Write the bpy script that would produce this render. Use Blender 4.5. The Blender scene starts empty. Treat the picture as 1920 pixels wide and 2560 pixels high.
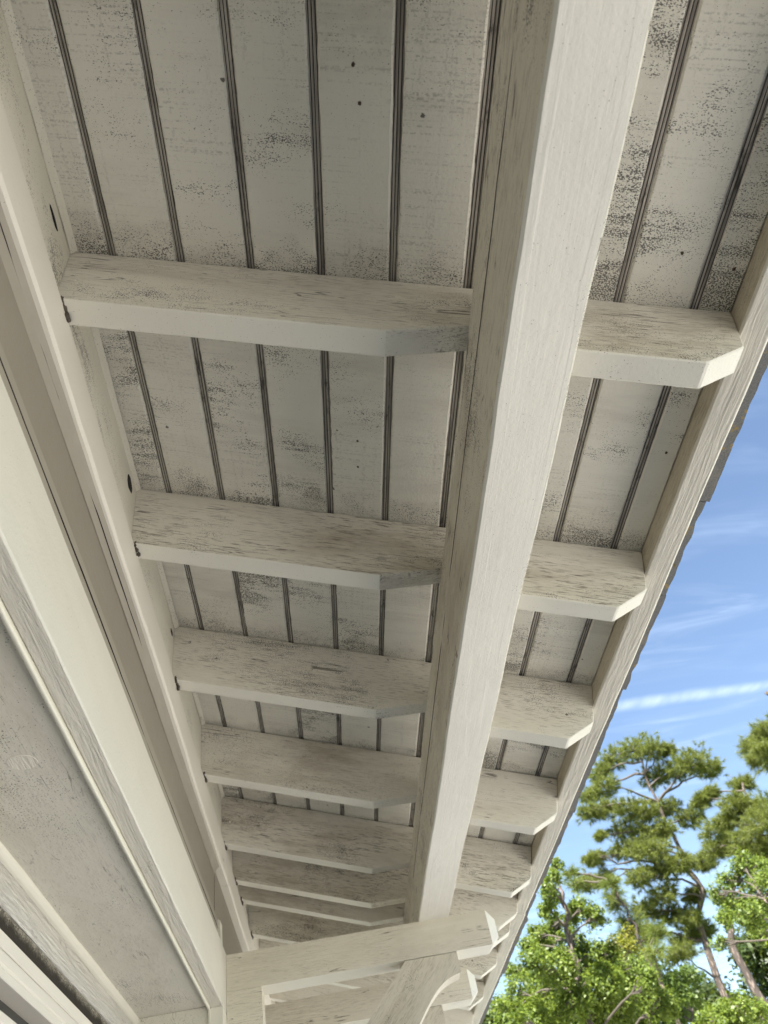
import bpy, bmesh, math, random
import numpy as np
from mathutils import Vector, Matrix, noise as mnoise

random.seed(7)
rng = np.random.default_rng(11)
S = bpy.context.scene
COL = S.collection
H = 1.65                      # camera height above the ground

# ------------------------------------------------------------------ camera
cam_d = bpy.data.cameras.new('camera')
cam = bpy.data.objects.new('camera', cam_d)
COL.objects.link(cam)
R_ = Vector((0.98625795, -0.02088939, -0.16388684))
U_ = Vector((0.09706545, -0.72945227, 0.6771098))
F_ = Vector((0.13369204, 0.68371267, 0.71740046))
cam.matrix_world = Matrix(((R_.x, U_.x, -F_.x, 0), (R_.y, U_.y, -F_.y, 0), (R_.z, U_.z, -F_.z, H), (0, 0, 0, 1)))
cam_d.sensor_fit = 'VERTICAL'
cam_d.sensor_height = 36.0
cam_d.sensor_width = 27.0
cam_d.lens = 36.0 * 1850 / 2560
cam_d.clip_start = 0.02
cam_d.clip_end = 3000
cam_d.dof.use_dof = True
cam_d.dof.focus_distance = 1.15
cam_d.dof.aperture_fstop = 9.0
S.camera = cam

# ------------------------------------------------------------------ light
SUN_EL, SUN_AZ = math.radians(50), math.radians(212)     # azimuth clockwise from +Y
W = bpy.data.worlds.new('World')
S.world = W
W.use_nodes = True
wn, wl = W.node_tree.nodes, W.node_tree.links
wn.clear()
w_out = wn.new('ShaderNodeOutputWorld')
w_bg = wn.new('ShaderNodeBackground')
w_bg.inputs['Strength'].default_value = 0.057
sky = wn.new('ShaderNodeTexSky')
sky.sky_type = 'NISHITA'
sky.sun_disc = False
sky.sun_elevation = SUN_EL
sky.sun_rotation = SUN_AZ
sky.air_density = 1.0
sky.dust_density = 0.5
sky.ozone_density = 0.45
# thin cirrus and one contrail, laid out on a flat cloud deck
tc = wn.new('ShaderNodeTexCoord')
sp = wn.new('ShaderNodeSeparateXYZ')
wl.new(tc.outputs['Generated'], sp.inputs[0])
def wmath(op, a, b=None, c=None):
    n = wn.new('ShaderNodeMath'); n.operation = op
    for i, v in enumerate((a, b, c)):
        if v is None: continue
        if isinstance(v, (int, float)): n.inputs[i].default_value = v
        else: wl.new(v, n.inputs[i])
    return n.outputs[0]
zc = wmath('MAXIMUM', sp.outputs['Z'], 0.06)
cu = wmath('DIVIDE', sp.outputs['X'], zc)
cv = wmath('DIVIDE', sp.outputs['Y'], zc)
comb = wn.new('ShaderNodeCombineXYZ')
wl.new(cu, comb.inputs[0]); wl.new(cv, comb.inputs[1])
def wnoise(sx, sy, rot, scale, detail, dist=0.0):
    m = wn.new('ShaderNodeMapping'); m.vector_type = 'POINT'
    m.inputs['Scale'].default_value = (sx, sy, 1)
    m.inputs['Rotation'].default_value = (0, 0, rot)
    wl.new(comb.outputs[0], m.inputs[0])
    n = wn.new('ShaderNodeTexNoise')
    n.inputs['Scale'].default_value = scale
    n.inputs['Detail'].default_value = detail
    n.inputs['Roughness'].default_value = 0.6
    n.inputs['Distortion'].default_value = dist
    wl.new(m.outputs[0], n.inputs['Vector'])
    return n.outputs[0]
def wramp(v, lo, hi):
    n = wn.new('ShaderNodeMapRange'); n.interpolation_type = 'SMOOTHSTEP'
    wl.new(v, n.inputs[0]); n.inputs[1].default_value = lo; n.inputs[2].default_value = hi
    return n.outputs[0]
streak = wramp(wnoise(1.0, 4.2, -0.25, 1.7, 5, 0.8), 0.42, 0.92)
patch = wramp(wnoise(1.0, 1.4, 0.3, 1.3, 4, 0.3), 0.34, 0.66)
cirrus = wmath('MULTIPLY', wmath('MULTIPLY', streak, patch), 0.38)
warp = wmath('MULTIPLY', wmath('SUBTRACT', wnoise(1, 1, 0, 5.0, 3), 0.5), 0.05)
cdist = wmath('ABSOLUTE', wmath('ADD', wmath('SUBTRACT', cv, 1.78), warp))
contrail = wmath('MULTIPLY', wmath('SUBTRACT', 1.0, wramp(cdist, 0.0, 0.045)),
                 wmath('MULTIPLY_ADD', wnoise(6, 2, 0, 2.5, 4), 0.52, -0.06))
cloud = wmath('MINIMUM', wmath('ADD', cirrus, contrail), 0.9)
wmix = wn.new('ShaderNodeMix'); wmix.data_type = 'RGBA'
wl.new(cloud, wmix.inputs['Factor'])
wtint = wn.new('ShaderNodeMix'); wtint.data_type = 'RGBA'; wtint.blend_type = 'MULTIPLY'
wtint.inputs['Factor'].default_value = 0.0
wl.new(sky.outputs[0], wmix.inputs['A'])
wmix.inputs['B'].default_value = (7.0, 7.8, 8.8, 1)
wl.new(wmix.outputs['Result'], w_bg.inputs['Color'])
wl.new(w_bg.outputs[0], w_out.inputs[0])

sun_d = bpy.data.lights.new('sun', 'SUN')
sun = bpy.data.objects.new('sun', sun_d)
COL.objects.link(sun)
sun_d.energy = 4.6
sun_d.angle = math.radians(0.5)
sun_d.color = (1.0, 0.965, 0.915)
sdir = Vector((math.sin(SUN_AZ) * math.cos(SUN_EL), math.cos(SUN_AZ) * math.cos(SUN_EL), math.sin(SUN_EL)))
sun.rotation_euler = sdir.to_track_quat('Z', 'Y').to_euler()
sun.location = (6, -12, 16)

S.view_settings.view_transform = 'Standard'
S.view_settings.look = 'None'
S.view_settings.gamma = 1.0
S.view_settings.use_curve_mapping = False
S.view_settings.exposure = 2.25

# ------------------------------------------------------------------ materials
class NT:
    """small wrapper for building node materials"""
    def __init__(self, name):
        self.m = bpy.data.materials.new(name)
        self.m.use_nodes = True
        self.n, self.l = self.m.node_tree.nodes, self.m.node_tree.links
        self.n.clear()
        self.out = self.n.new('ShaderNodeOutputMaterial')
        self.bsdf = self.n.new('ShaderNodeBsdfPrincipled')
        self.l.new(self.bsdf.outputs[0], self.out.inputs[0])
        tc = self.n.new('ShaderNodeTexCoord')
        oi = self.n.new('ShaderNodeObjectInfo')
        mul = self.n.new('ShaderNodeVectorMath'); mul.operation = 'SCALE'
        cmb = self.n.new('ShaderNodeCombineXYZ')
        self.l.new(oi.outputs['Random'], cmb.inputs[0])
        r2 = self.math('FRACT', self.math('MULTIPLY', oi.outputs['Random'], 37.7))
        r3 = self.math('FRACT', self.math('MULTIPLY', oi.outputs['Random'], 91.3))
        self.l.new(r2, cmb.inputs[1]); self.l.new(r3, cmb.inputs[2])
        self.l.new(cmb.outputs[0], mul.inputs[0]); mul.inputs['Scale'].default_value = 9.0
        add = self.n.new('ShaderNodeVectorMath'); add.operation = 'ADD'
        self.l.new(tc.outputs['Object'], add.inputs[0]); self.l.new(mul.outputs[0], add.inputs[1])
        self.co = add.outputs[0]
        self.rand = oi.outputs['Random']
    def math(self, op, a, b=None, c=None):
        n = self.n.new('ShaderNodeMath'); n.operation = op
        for i, v in enumerate((a, b, c)):
            if v is None: continue
            if isinstance(v, (int, float)): n.inputs[i].default_value = v
            else: self.l.new(v, n.inputs[i])
        return n.outputs[0]
    def map(self, scale, rot=(0, 0, 0), co=None):
        m = self.n.new('ShaderNodeMapping')
        m.inputs['Scale'].default_value = scale
        m.inputs['Rotation'].default_value = rot
        self.l.new(co or self.co, m.inputs[0])
        return m.outputs[0]
    def noise(self, scale, detail=3, rough=0.55, dist=0.0, vec=(1, 1, 1), co=None):
        n = self.n.new('ShaderNodeTexNoise')
        n.inputs['Scale'].default_value = scale
        n.inputs['Detail'].default_value = detail
        n.inputs['Roughness'].default_value = rough
        n.inputs['Distortion'].default_value = dist
        self.l.new(self.map(vec, co=co), n.inputs['Vector'])
        return n.outputs[0]
    def vor(self, scale, vec=(1, 1, 1), rnd=1.0):
        n = self.n.new('ShaderNodeTexVoronoi')
        n.inputs['Scale'].default_value = scale
        n.inputs['Randomness'].default_value = rnd
        self.l.new(self.map(vec), n.inputs['Vector'])
        return n
    def ramp(self, v, lo, hi, a=0.0, b=1.0):
        n = self.n.new('ShaderNodeMapRange'); n.interpolation_type = 'SMOOTHSTEP'
        self.l.new(v, n.inputs[0])
        n.inputs[1].default_value = lo; n.inputs[2].default_value = hi
        n.inputs[3].default_value = a; n.inputs[4].default_value = b
        return n.outputs[0]
    def mix(self, f, a, b):
        n = self.n.new('ShaderNodeMix'); n.data_type = 'RGBA'
        for s, v in (('Factor', f), ('A', a), ('B', b)):
            if isinstance(v, (int, float)): n.inputs[s].default_value = v
            elif isinstance(v, tuple): n.inputs[s].default_value = (*v, 1)
            else: self.l.new(v, n.inputs[s])
        return n.outputs['Result']
    def color(self, c):
        if isinstance(c, tuple): self.bsdf.inputs['Base Color'].default_value = (*c, 1)
        else: self.l.new(c, self.bsdf.inputs['Base Color'])
    def bump(self, h, strength, dist, prev=None):
        n = self.n.new('ShaderNodeBump')
        n.inputs['Strength'].default_value = strength
        n.inputs['Distance'].default_value = dist
        self.l.new(h, n.inputs['Height'])
        if prev is not None: self.l.new(prev, n.inputs['Normal'])
        return n.outputs[0]
    def normal(self, nrm): self.l.new(nrm, self.bsdf.inputs['Normal'])
    def rough(self, r): self.bsdf.inputs['Roughness'].default_value = r

PAINT = (0.79, 0.758, 0.668)
DIRT = (0.060, 0.053, 0.045)

def paint(name, base=PAINT, specks=0.5, patchy=0.5, grain='x', streaks=0.0, spots=0.0, lines=0.0,
          stain=0.0, green=0.0, bump_fine=0.3, bump_grain=0.0, rough=0.55, speck_scale=680.0, stain_col=(0.36, 0.30, 0.215), crease=0.0, tilt=0.0, grime=False, vary=False, checks=0.0, grain_scale=130):
    """cream house paint with mildew specks, streaks along the grain and drifting stains"""
    t = NT(name)
    if tilt:      # turn the texture frame so that x runs along the sloping timber
        t.co = t.map((1, 1, 1), (0, math.radians(tilt), 0))
    g = {'x': (0.10, 1, 1), 'y': (1, 0.10, 1), 'z': (1, 1, 0.10)}[grain]      # stretch along the grain
    c = t.mix(t.noise(3.1, 4, 0.6), tuple(v * 0.93 for v in base), tuple(min(1, v * 1.05) for v in base))
    if green:
        c = t.mix(t.ramp(t.noise(9, 4, 0.6), 0.45, 0.75, 0, green), c, (0.60, 0.63, 0.52))
    if stain:
        sm = t.math('MULTIPLY', t.ramp(t.noise(6.0, 5, 0.65, 0.5, tuple(0.25 if v < 1 else v for v in g)), 0.42, 0.74), stain)
        sm = t.math('MULTIPLY', sm, t.ramp(t.noise(55, 5, 0.7, 0, tuple(0.2 if v < 1 else v for v in g)), 0.30, 0.62, 0.35, 1.0))
        c = t.mix(sm, c, stain_col)
    rows = t.ramp(t.noise(75, 3, 0.6, 0, tuple(0.07 if v < 1 else v for v in g)), 0.36, 0.66, 0.55, 1.0)
    pm = t.ramp(t.noise(6.0, 5, 0.66, 0.3, tuple(0.6 if v < 1 else v for v in g)), 0.58 - 0.24 * patchy, 0.78 - 0.18 * patchy)
    pm = t.math('MULTIPLY', t.math('MULTIPLY', pm, rows), t.math('MULTIPLY_ADD', t.rand, 0.9, 0.55))
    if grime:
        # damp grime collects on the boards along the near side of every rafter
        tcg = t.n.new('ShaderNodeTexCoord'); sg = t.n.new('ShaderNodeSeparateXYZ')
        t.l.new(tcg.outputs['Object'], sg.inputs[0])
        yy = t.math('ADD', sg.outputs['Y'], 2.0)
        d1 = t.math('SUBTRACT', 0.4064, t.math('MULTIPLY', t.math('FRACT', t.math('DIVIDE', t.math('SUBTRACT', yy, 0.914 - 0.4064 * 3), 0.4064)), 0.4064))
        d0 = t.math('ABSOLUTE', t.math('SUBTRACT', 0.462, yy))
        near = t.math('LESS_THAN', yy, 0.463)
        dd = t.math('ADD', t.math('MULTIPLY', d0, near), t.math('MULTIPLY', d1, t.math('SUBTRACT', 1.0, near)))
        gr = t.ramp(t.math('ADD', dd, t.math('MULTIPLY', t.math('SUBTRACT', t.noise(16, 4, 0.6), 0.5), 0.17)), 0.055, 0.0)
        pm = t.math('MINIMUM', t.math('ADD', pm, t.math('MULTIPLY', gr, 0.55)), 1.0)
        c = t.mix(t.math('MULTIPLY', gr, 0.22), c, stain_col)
    if specks:
        # fine mildew: sparse everywhere, dense in drifting patches that follow the grain
        gs = tuple(0.68 if v < 1 else 1 for v in g)
        hi = 0.735 - 0.06 * specks
        val = t.math('ADD', t.noise(speck_scale, 2, 0.5, 0, gs), t.math('MULTIPLY', pm, 0.24))
        c = t.mix(t.math('MULTIPLY', t.ramp(val, hi, hi + 0.05), 0.85), c, DIRT)
        val2 = t.math('ADD', t.noise(speck_scale * 0.42, 3, 0.6), t.math('MULTIPLY', pm, 0.14))
        c = t.mix(t.math('MULTIPLY', t.ramp(val2, 0.785, 0.82), 0.8), c, DIRT)
    if lines:
        # fine cross-hatch left by the saw: rows across the board, faint columns along it
        row = t.ramp(t.noise(300, 2, 0.5, 0, (0.02, 1, 1)), 0.48, 0.66)
        colm = t.ramp(t.noise(170, 1, 0.5, 0, (1, 0.02, 1)), 0.55, 0.68)
        brk = t.ramp(t.noise(260, 3, 0.65), 0.44, 0.60)
        pl = t.ramp(t.noise(4.2, 5, 0.65, 0.2, (0.8, 1.3, 1)), 0.40, 0.64)
        m = t.math('MULTIPLY', t.math('MULTIPLY', t.math('MAXIMUM', row, t.math('MULTIPLY', colm, 0.6)), brk), pl)
        c = t.mix(t.math('MULTIPLY', m, lines), c, (0.10, 0.084, 0.064))
    if streaks:
        st = t.ramp(t.noise(520, 3, 0.6, 0.25, tuple(0.075 if v < 1 else v for v in g)), 0.52, 0.64)
        ps = t.ramp(t.noise(7, 5, 0.65, 0.3, tuple(0.40 if v < 1 else v for v in g)), 0.34, 0.62)
        amt = t.math('MULTIPLY', t.math('MULTIPLY', st, ps), streaks)
        if vary:
            amt = t.math('MULTIPLY', amt, t.math('MULTIPLY_ADD', t.rand, 1.0, 0.30))
        c = t.mix(amt, c, (0.165, 0.132, 0.096))
    if checks:
        ck = t.math('ABSOLUTE', t.math('SUBTRACT', t.noise(42, 3, 0.55, 0.5, tuple(0.06 if v < 1 else v for v in g)), 0.5))
        cm = t.math('MULTIPLY', t.ramp(ck, 0.009, 0.003), t.ramp(t.noise(11, 3, 0.6), 0.50, 0.60))
        c = t.mix(t.math('MULTIPLY', cm, checks), c, (0.075, 0.055, 0.038))
    if spots:
        v = t.vor(30.0)
        d = t.math('ADD', v.outputs['Distance'], t.math('MULTIPLY', t.math('SUBTRACT', t.noise(420, 2), 0.5), 0.13))
        sel = t.math('GREATER_THAN', t.math('FRACT', t.math('MULTIPLY', v.outputs['Color'], 7.13)), 1.0 - spots)
        c = t.mix(t.math('MULTIPLY', t.math('MULTIPLY', t.ramp(t.math('SUBTRACT', d, t.math('MULTIPLY', t.math('FRACT', t.math('MULTIPLY', v.outputs['Color'], 3.7)), 0.07)), 0.060, 0.025), sel), 0.85), c, (0.05, 0.036, 0.026))
    t.color(c)
    t.rough(rough)
    nb = t.bump(t.noise(240, 3, 0.6), bump_fine, 0.0012)
    nb = t.bump(t.noise(28, 4, 0.6), 0.25, 0.004, nb)
    if bump_grain:
        nb = t.bump(t.noise(grain_scale, 4, 0.65, 0.8, tuple(0.06 if v < 1 else v for v in g)), min(1.0, bump_grain), 0.003 * max(1.0, bump_grain * 1.6), nb)
    if crease:
        cr = t.ramp(t.noise(34, 2, 0.5, 0.15, tuple(0.035 if v < 1 else v for v in g)), 0.50, 0.515)
        nb = t.bump(cr, crease, 0.0025, nb)
    t.normal(nb)
    return t.m

M = {}
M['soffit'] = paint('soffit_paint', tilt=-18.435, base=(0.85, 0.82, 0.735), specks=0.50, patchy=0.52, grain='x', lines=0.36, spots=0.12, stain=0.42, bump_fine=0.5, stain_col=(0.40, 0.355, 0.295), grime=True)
M['rafter_side'] = paint('rafter_side_paint', tilt=-18.435, base=(0.80, 0.76, 0.675), specks=0.50, patchy=0.55, grain='x', streaks=0.70, stain=0.80, spots=0.06, bump_grain=0.5, vary=True, checks=0.7)
M['rafter_under'] = paint('rafter_under_paint', tilt=-18.435, base=(0.83, 0.80, 0.72), specks=0.5, patchy=0.15, grain='x', spots=0.05, bump_fine=0.3)
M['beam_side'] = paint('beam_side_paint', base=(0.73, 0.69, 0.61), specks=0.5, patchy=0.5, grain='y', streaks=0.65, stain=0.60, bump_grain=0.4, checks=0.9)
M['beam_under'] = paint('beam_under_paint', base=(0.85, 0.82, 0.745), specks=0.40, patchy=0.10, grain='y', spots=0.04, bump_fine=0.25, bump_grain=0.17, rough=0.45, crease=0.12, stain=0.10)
M['trim'] = paint('trim_paint', base=(0.83, 0.79, 0.70), specks=0.06, patchy=0.1, grain='y', bump_fine=0.2, bump_grain=0.15, rough=0.5)
M['header'] = paint('header_paint', base=(0.755, 0.728, 0.662), specks=0.25, patchy=0.0, grain='y', stain=0.12, bump_fine=0.45, rough=0.5)
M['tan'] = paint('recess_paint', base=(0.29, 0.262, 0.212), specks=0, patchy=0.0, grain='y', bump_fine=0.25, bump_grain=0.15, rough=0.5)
M['sawn'] = paint('rough_sawn_paint', base=(0.78, 0.74, 0.655), specks=0.12, patchy=0.2, grain='y', bump_fine=0.5, bump_grain=0.9)
M['frieze'] = paint('frieze_paint', base=(0.79, 0.755, 0.65), specks=0.9, patchy=0.6, grain='y', green=0.2, stain=0.15, bump_grain=0.3)
M['panel'] = paint('mildewed_panel_paint', base=(0.75, 0.715, 0.635), specks=1.0, patchy=0.60, grain='y', streaks=0.22, stain=0.40, green=0.15, checks=0.5, speck_scale=460, stain_col=(0.42, 0.36, 0.28))
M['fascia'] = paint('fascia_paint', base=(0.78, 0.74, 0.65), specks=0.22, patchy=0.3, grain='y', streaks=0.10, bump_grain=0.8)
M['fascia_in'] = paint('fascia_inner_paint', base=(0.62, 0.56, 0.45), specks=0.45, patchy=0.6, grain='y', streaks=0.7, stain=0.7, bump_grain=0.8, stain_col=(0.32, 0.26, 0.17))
M['brace'] = paint('bracket_paint', base=(0.76, 0.70, 0.60), specks=0.4, patchy=0.3, grain='x', streaks=0.30, stain=0.35, bump_grain=0.5, checks=0.8)
M['brace_diag'] = paint('brace_paint', tilt=45, base=(0.68, 0.62, 0.52), specks=0.4, patchy=0.4, grain='x', streaks=0.5, stain=0.7, bump_grain=0.5, checks=0.8)
M['head_trim'] = paint('head_trim_paint', base=(0.71, 0.675, 0.635), specks=0, grain='y', bump_fine=0.2, bump_grain=1.5, grain_scale=210, checks=0.5)
M['frame'] = paint('window_paint', base=(0.82, 0.77, 0.70), specks=0, patchy=0, grain='y', bump_fine=0.12, rough=0.35)

def groove_mat():
    t = NT('groove_plywood')
    ln = t.ramp(t.noise(420, 2, 0.5, 0, (1, 0.015, 1)), 0.40, 0.60)
    c = t.mix(ln, (0.25, 0.225, 0.20), (0.52, 0.48, 0.43))
    c = t.mix(t.ramp(t.noise(90, 4, 0.7, 0, (1, 0.3, 1)), 0.54, 0.70, 0, 0.7), c, (0.022, 0.018, 0.014))
    t.color(c); t.rough(0.85)
    t.normal(t.bump(t.noise(300, 3, 0.6, 0, (1, 0.1, 1)), 0.6, 0.001))
    return t.m
M['groove'] = groove_mat()
M['groove_dark'] = None

def mould_mat():
    t = NT('mouldy_board')
    z = t.n.new('ShaderNodeSeparateXYZ')
    tc = t.n.new('ShaderNodeTexCoord'); t.l.new(tc.outputs['Object'], z.inputs[0])
    # black mould creeping up from the drip line at the bottom of the board
    h = t.math('MULTIPLY', t.math('SUBTRACT', z.outputs['Z'], 0.015), 1 / 0.026)
    f = t.math('ADD', h, t.math('MULTIPLY', t.math('SUBTRACT', t.noise(34, 5, 0.7, 0.4), 0.5), 1.3))
    sp2 = t.ramp(t.noise(300, 3, 0.7), 0.40, 0.62)
    c = t.mix(t.ramp(f, 0.05, 0.95), (0.022, 0.016, 0.010), t.mix(sp2, (0.50, 0.46, 0.38), (0.06, 0.045, 0.03)))
    t.color(c); t.rough(0.9)
    t.normal(t.bump(t.noise(220, 3), 0.6, 0.002))
    return t.m
M['mould'] = mould_mat()

def plain(name, col, rough=0.6, bump=0.0, scale=200, var=0.1, metal=0.0):
    t = NT(name)
    t.color(t.mix(t.noise(scale * 0.2, 4, 0.6), tuple(v * (1 - var) for v in col), tuple(min(1, v * (1 + var)) for v in col)))
    t.rough(rough); t.bsdf.inputs['Metallic'].default_value = metal
    if bump: t.normal(t.bump(t.noise(scale, 4, 0.6), bump, 0.002))
    return t.m
M['groove_dark'] = plain('groove_line_shadow', (0.075, 0.065, 0.058), 0.9, 0.4, 300, 0.4)  # dark lines between ply layers, with the groove's edge shadow painted in
M['hole'] = plain('dark_gap', (0.012, 0.010, 0.009), 0.9)
M['nest'] = plain('cobweb_dirt', (0.10, 0.083, 0.065), 0.95, 0.8, 300, 0.5)
M['caulk'] = plain('caulk', (0.80, 0.77, 0.68), 0.45, 0.2, 60, 0.04)
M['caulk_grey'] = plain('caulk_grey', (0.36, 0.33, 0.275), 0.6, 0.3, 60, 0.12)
M['nail'] = plain('rusted_nail', (0.10, 0.065, 0.045), 0.8, 0.5, 300, 0.4)
M['concrete'] = plain('concrete', (0.47, 0.45, 0.41), 0.85, 0.3, 40, 0.10)
M['floor'] = plain('porch_paving', (0.345, 0.33, 0.30), 0.8, 0.3, 40, 0.15)
M['wall'] = plain('wall_paint', (0.74, 0.70, 0.61), 0.6, 0.2, 80, 0.04)
def bark_mat():
    t = NT('bark_grey_brown')
    v = t.vor(16, (1, 1, 0.35))
    pl = t.ramp(v.outputs['Distance'], 0.15, 0.55)
    c = t.mix(t.noise(9, 5, 0.7), (0.10, 0.078, 0.062), (0.24, 0.185, 0.15))
    c = t.mix(pl, c, (0.055, 0.043, 0.035))
    t.color(c); t.rough(0.95)
    t.normal(t.bump(t.math('SUBTRACT', 1.0, pl), 1.0, 0.02))
    return t.m
M['bark'] = bark_mat()
M['twig'] = plain('twig_bark', (0.085, 0.07, 0.056), 0.95, 0.5, 20, 0.4)

def glass_mat():
    t = NT('window_glass')
    t.color((0.02, 0.023, 0.022)); t.rough(0.06)
    t.bsdf.inputs['Specular IOR Level'].default_value = 0.5
    return t.m
M['glass'] = glass_mat()

def shingle_mat():
    t = NT('shingle')
    c = t.mix(t.noise(420, 2, 0.6), (0.08, 0.08, 0.083), (0.25, 0.25, 0.255))
    c = t.mix(t.ramp(t.noise(14, 4, 0.6), 0.50, 0.70, 0, 0.7), c, (0.24, 0.22, 0.19))
    c = t.mix(t.ramp(t.noise(45, 4, 0.65), 0.60, 0.68, 0, 0.9), c, (0.34, 0.235, 0.06))
    t.color(c); t.rough(0.9)
    t.normal(t.bump(t.noise(420, 2), 0.8, 0.001))
    return t.m
M['shingle'] = shingle_mat()
M['moss'] = plain('moss', (0.15, 0.12, 0.045), 0.95, 1.0, 300, 0.5)

def grass_mat():
    t = NT('lawn_grass')
    c = t.mix(t.noise(60, 4, 0.7), (0.05, 0.09, 0.02), (0.13, 0.19, 0.045))
    c = t.mix(t.ramp(t.noise(0.7, 4, 0.6), 0.4, 0.7, 0, 0.6), c, (0.17, 0.17, 0.07))
    t.color(c); t.rough(0.9)
    t.normal(t.bump(t.noise(180, 3), 1.0, 0.03))
    return t.m
M['grass'] = grass_mat()

def leaf_mat(name, dark, light, trans=0.45, gloss=0.35):
    t = NT(name)
    geo = t.n.new('ShaderNodeNewGeometry')
    c = t.mix(geo.outputs['Random Per Island'], dark, light)
    t.color(c); t.rough(0.5)
    t.bsdf.inputs['Specular IOR Level'].default_value = gloss
    tr = t.n.new('ShaderNodeBsdfTranslucent')
    t.l.new(t.mix(0.35, c, (0.30, 0.36, 0.03)), tr.inputs['Color'])
    ms = t.n.new('ShaderNodeMixShader'); ms.inputs[0].default_value = trans
    t.l.new(t.bsdf.outputs[0], ms.inputs[1]); t.l.new(tr.outputs[0], ms.inputs[2])
    t.l.new(ms.outputs[0], t.out.inputs[0])
    return t.m
M['leaf_bright'] = leaf_mat('bright_leaf', (0.055, 0.095, 0.014), (0.21, 0.275, 0.042), 0.5, 0.5)
M['leaf_mid'] = leaf_mat('mid_leaf', (0.05, 0.09, 0.016), (0.13, 0.185, 0.035), 0.45)
M['leaf_yellow'] = leaf_mat('yellow_leaf', (0.16, 0.17, 0.02), (0.26, 0.25, 0.04), 0.45)
M['leaf_dark'] = leaf_mat('dark_leaf', (0.022, 0.04, 0.010), (0.06, 0.085, 0.02), 0.3)
M['needle'] = leaf_mat('pine_needle', (0.065, 0.088, 0.02), (0.235, 0.26, 0.065), 0.45)
M['needle_light'] = leaf_mat('young_pine_needle', (0.08, 0.12, 0.022), (0.19, 0.22, 0.045), 0.3)

# ------------------------------------------------------------------ helpers
def link(name, me, parent=None, loc=None):
    o = bpy.data.objects.new(name, me)
    COL.objects.link(o)
    if parent is not None: o.parent = parent
    if loc is not None: o.location = loc
    return o

def thing(name, label, cat, loc=(0, 0, 0), group=None):
    o = bpy.data.objects.new(name, None)
    o.empty_display_size = 0.1
    COL.objects.link(o)
    o.location = loc
    o['label'] = label; o['category'] = cat
    if group: o['group'] = group
    return o

def base_of(parent):
    b = Vector((0, 0, 0)); p = parent
    while p is not None:
        b += p.location; p = p.parent
    return b

def mesh(name, verts, faces, mats, midx=None, smooth=False):
    me = bpy.data.meshes.new(name)
    me.from_pydata([tuple(v) for v in verts], [], faces)
    for m in mats: me.materials.append(m)
    if midx is not None:
        for p, i in zip(me.polygons, midx): p.material_index = i
    bm = bmesh.new(); bm.from_mesh(me)
    bmesh.ops.recalc_face_normals(bm, faces=bm.faces)
    bm.to_mesh(me); bm.free()
    if smooth:
        me.polygons.foreach_set('use_smooth', [True] * len(me.polygons))
    return me

def chamfered(prof, mats, b):
    """cut every corner of a profile by b; mats[i] is the material of edge i -> i+1"""
    out, om = [], []
    n = len(prof)
    for i in range(n):
        p0, p, p1 = Vector(prof[i - 1]), Vector(prof[i]), Vector(prof[(i + 1) % n])
        l0, l1 = (p0 - p).length, (p1 - p).length
        b_ = min(b, l0 * 0.3, l1 * 0.3)
        out.append(tuple(p + (p0 - p) * (b_ / l0))); om.append(mats[i])
        out.append(tuple(p + (p1 - p) * (b_ / l1))); om.append(mats[i])
    return out, om

def run_y(name, prof, ys, mats, emat, parent, bevel=0.002, jitter=0.0, cap=None, seed=0, ragged=0.0):
    """extrude an XZ profile (camera-relative heights) along Y, wandering slightly like sawn lumber"""
    base = base_of(parent)
    prof, em = chamfered(prof, emat, bevel) if bevel else (list(prof), list(emat))
    n = len(prof); vs, fs, mi = [], [], []
    for k, y in enumerate(ys):
        for i, (x, z) in enumerate(prof):
            jx = jz = 0.0
            if jitter:
                q = Vector((x * 9 + seed * 3.7, y * 2.6, z * 9))
                jx = mnoise.noise(q) * jitter; jz = mnoise.noise(q + Vector((31, 7, 3))) * jitter
                q2 = Vector((x * 40 + seed, y * 17, z * 40))
                jx += mnoise.noise(q2) * jitter * 0.35; jz += mnoise.noise(q2 + Vector((11, 5, 9))) * jitter * 0.35
            if ragged:
                jx += ragged * mnoise.noise(Vector((seed * 7.3 + x * 60, y * 70, i * 3.3)))
            vs.append((x + jx - base.x, y - base.y, z + jz + H - base.z))
    for k in range(len(ys) - 1):
        a, c = k * n, (k + 1) * n
        for i in range(n):
            j = (i + 1) % n
            fs.append((a + i, a + j, c + j, c + i)); mi.append(em[i])
    cp = em[0] if cap is None else cap
    fs.append(tuple(range(n))); mi.append(cp)
    fs.append(tuple((len(ys) - 1) * n + i for i in range(n))); mi.append(cp)
    return link(name, mesh(name, vs, fs, mats, mi), parent)

def steps(a, b, d=0.06):
    n = max(1, int(round((b - a) / d)))
    return [a + (b - a) * i / n for i in range(n + 1)]

def box(name, x0, x1, y0, y1, z0, z1, mat, parent, bevel=0.0015):
    return run_y(name, [(x0, z0), (x1, z0), (x1, z1), (x0, z1)], [y0, y1], [mat], [0] * 4, parent, bevel)

def blob(name, c, r, mat, parent, seed=0, amp=0.35, sub=2):
    base = base_of(parent)
    bm = bmesh.new()
    bmesh.ops.create_icosphere(bm, subdivisions=sub, radius=1.0)
    for v in bm.verts:
        k = 1 + amp * mnoise.noise(v.co * 2.2 + Vector((seed * 5.1, seed, 2)))
        v.co = Vector((v.co.x * r[0] * k + c[0] - base.x, v.co.y * r[1] * k + c[1] - base.y, v.co.z * r[2] * k + c[2] + H - base.z))
    me = bpy.data.meshes.new(name); bm.to_mesh(me); bm.free()
    me.materials.append(mat)
    me.polygons.foreach_set('use_smooth', [True] * len(me.polygons))
    return link(name, me, parent)

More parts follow.
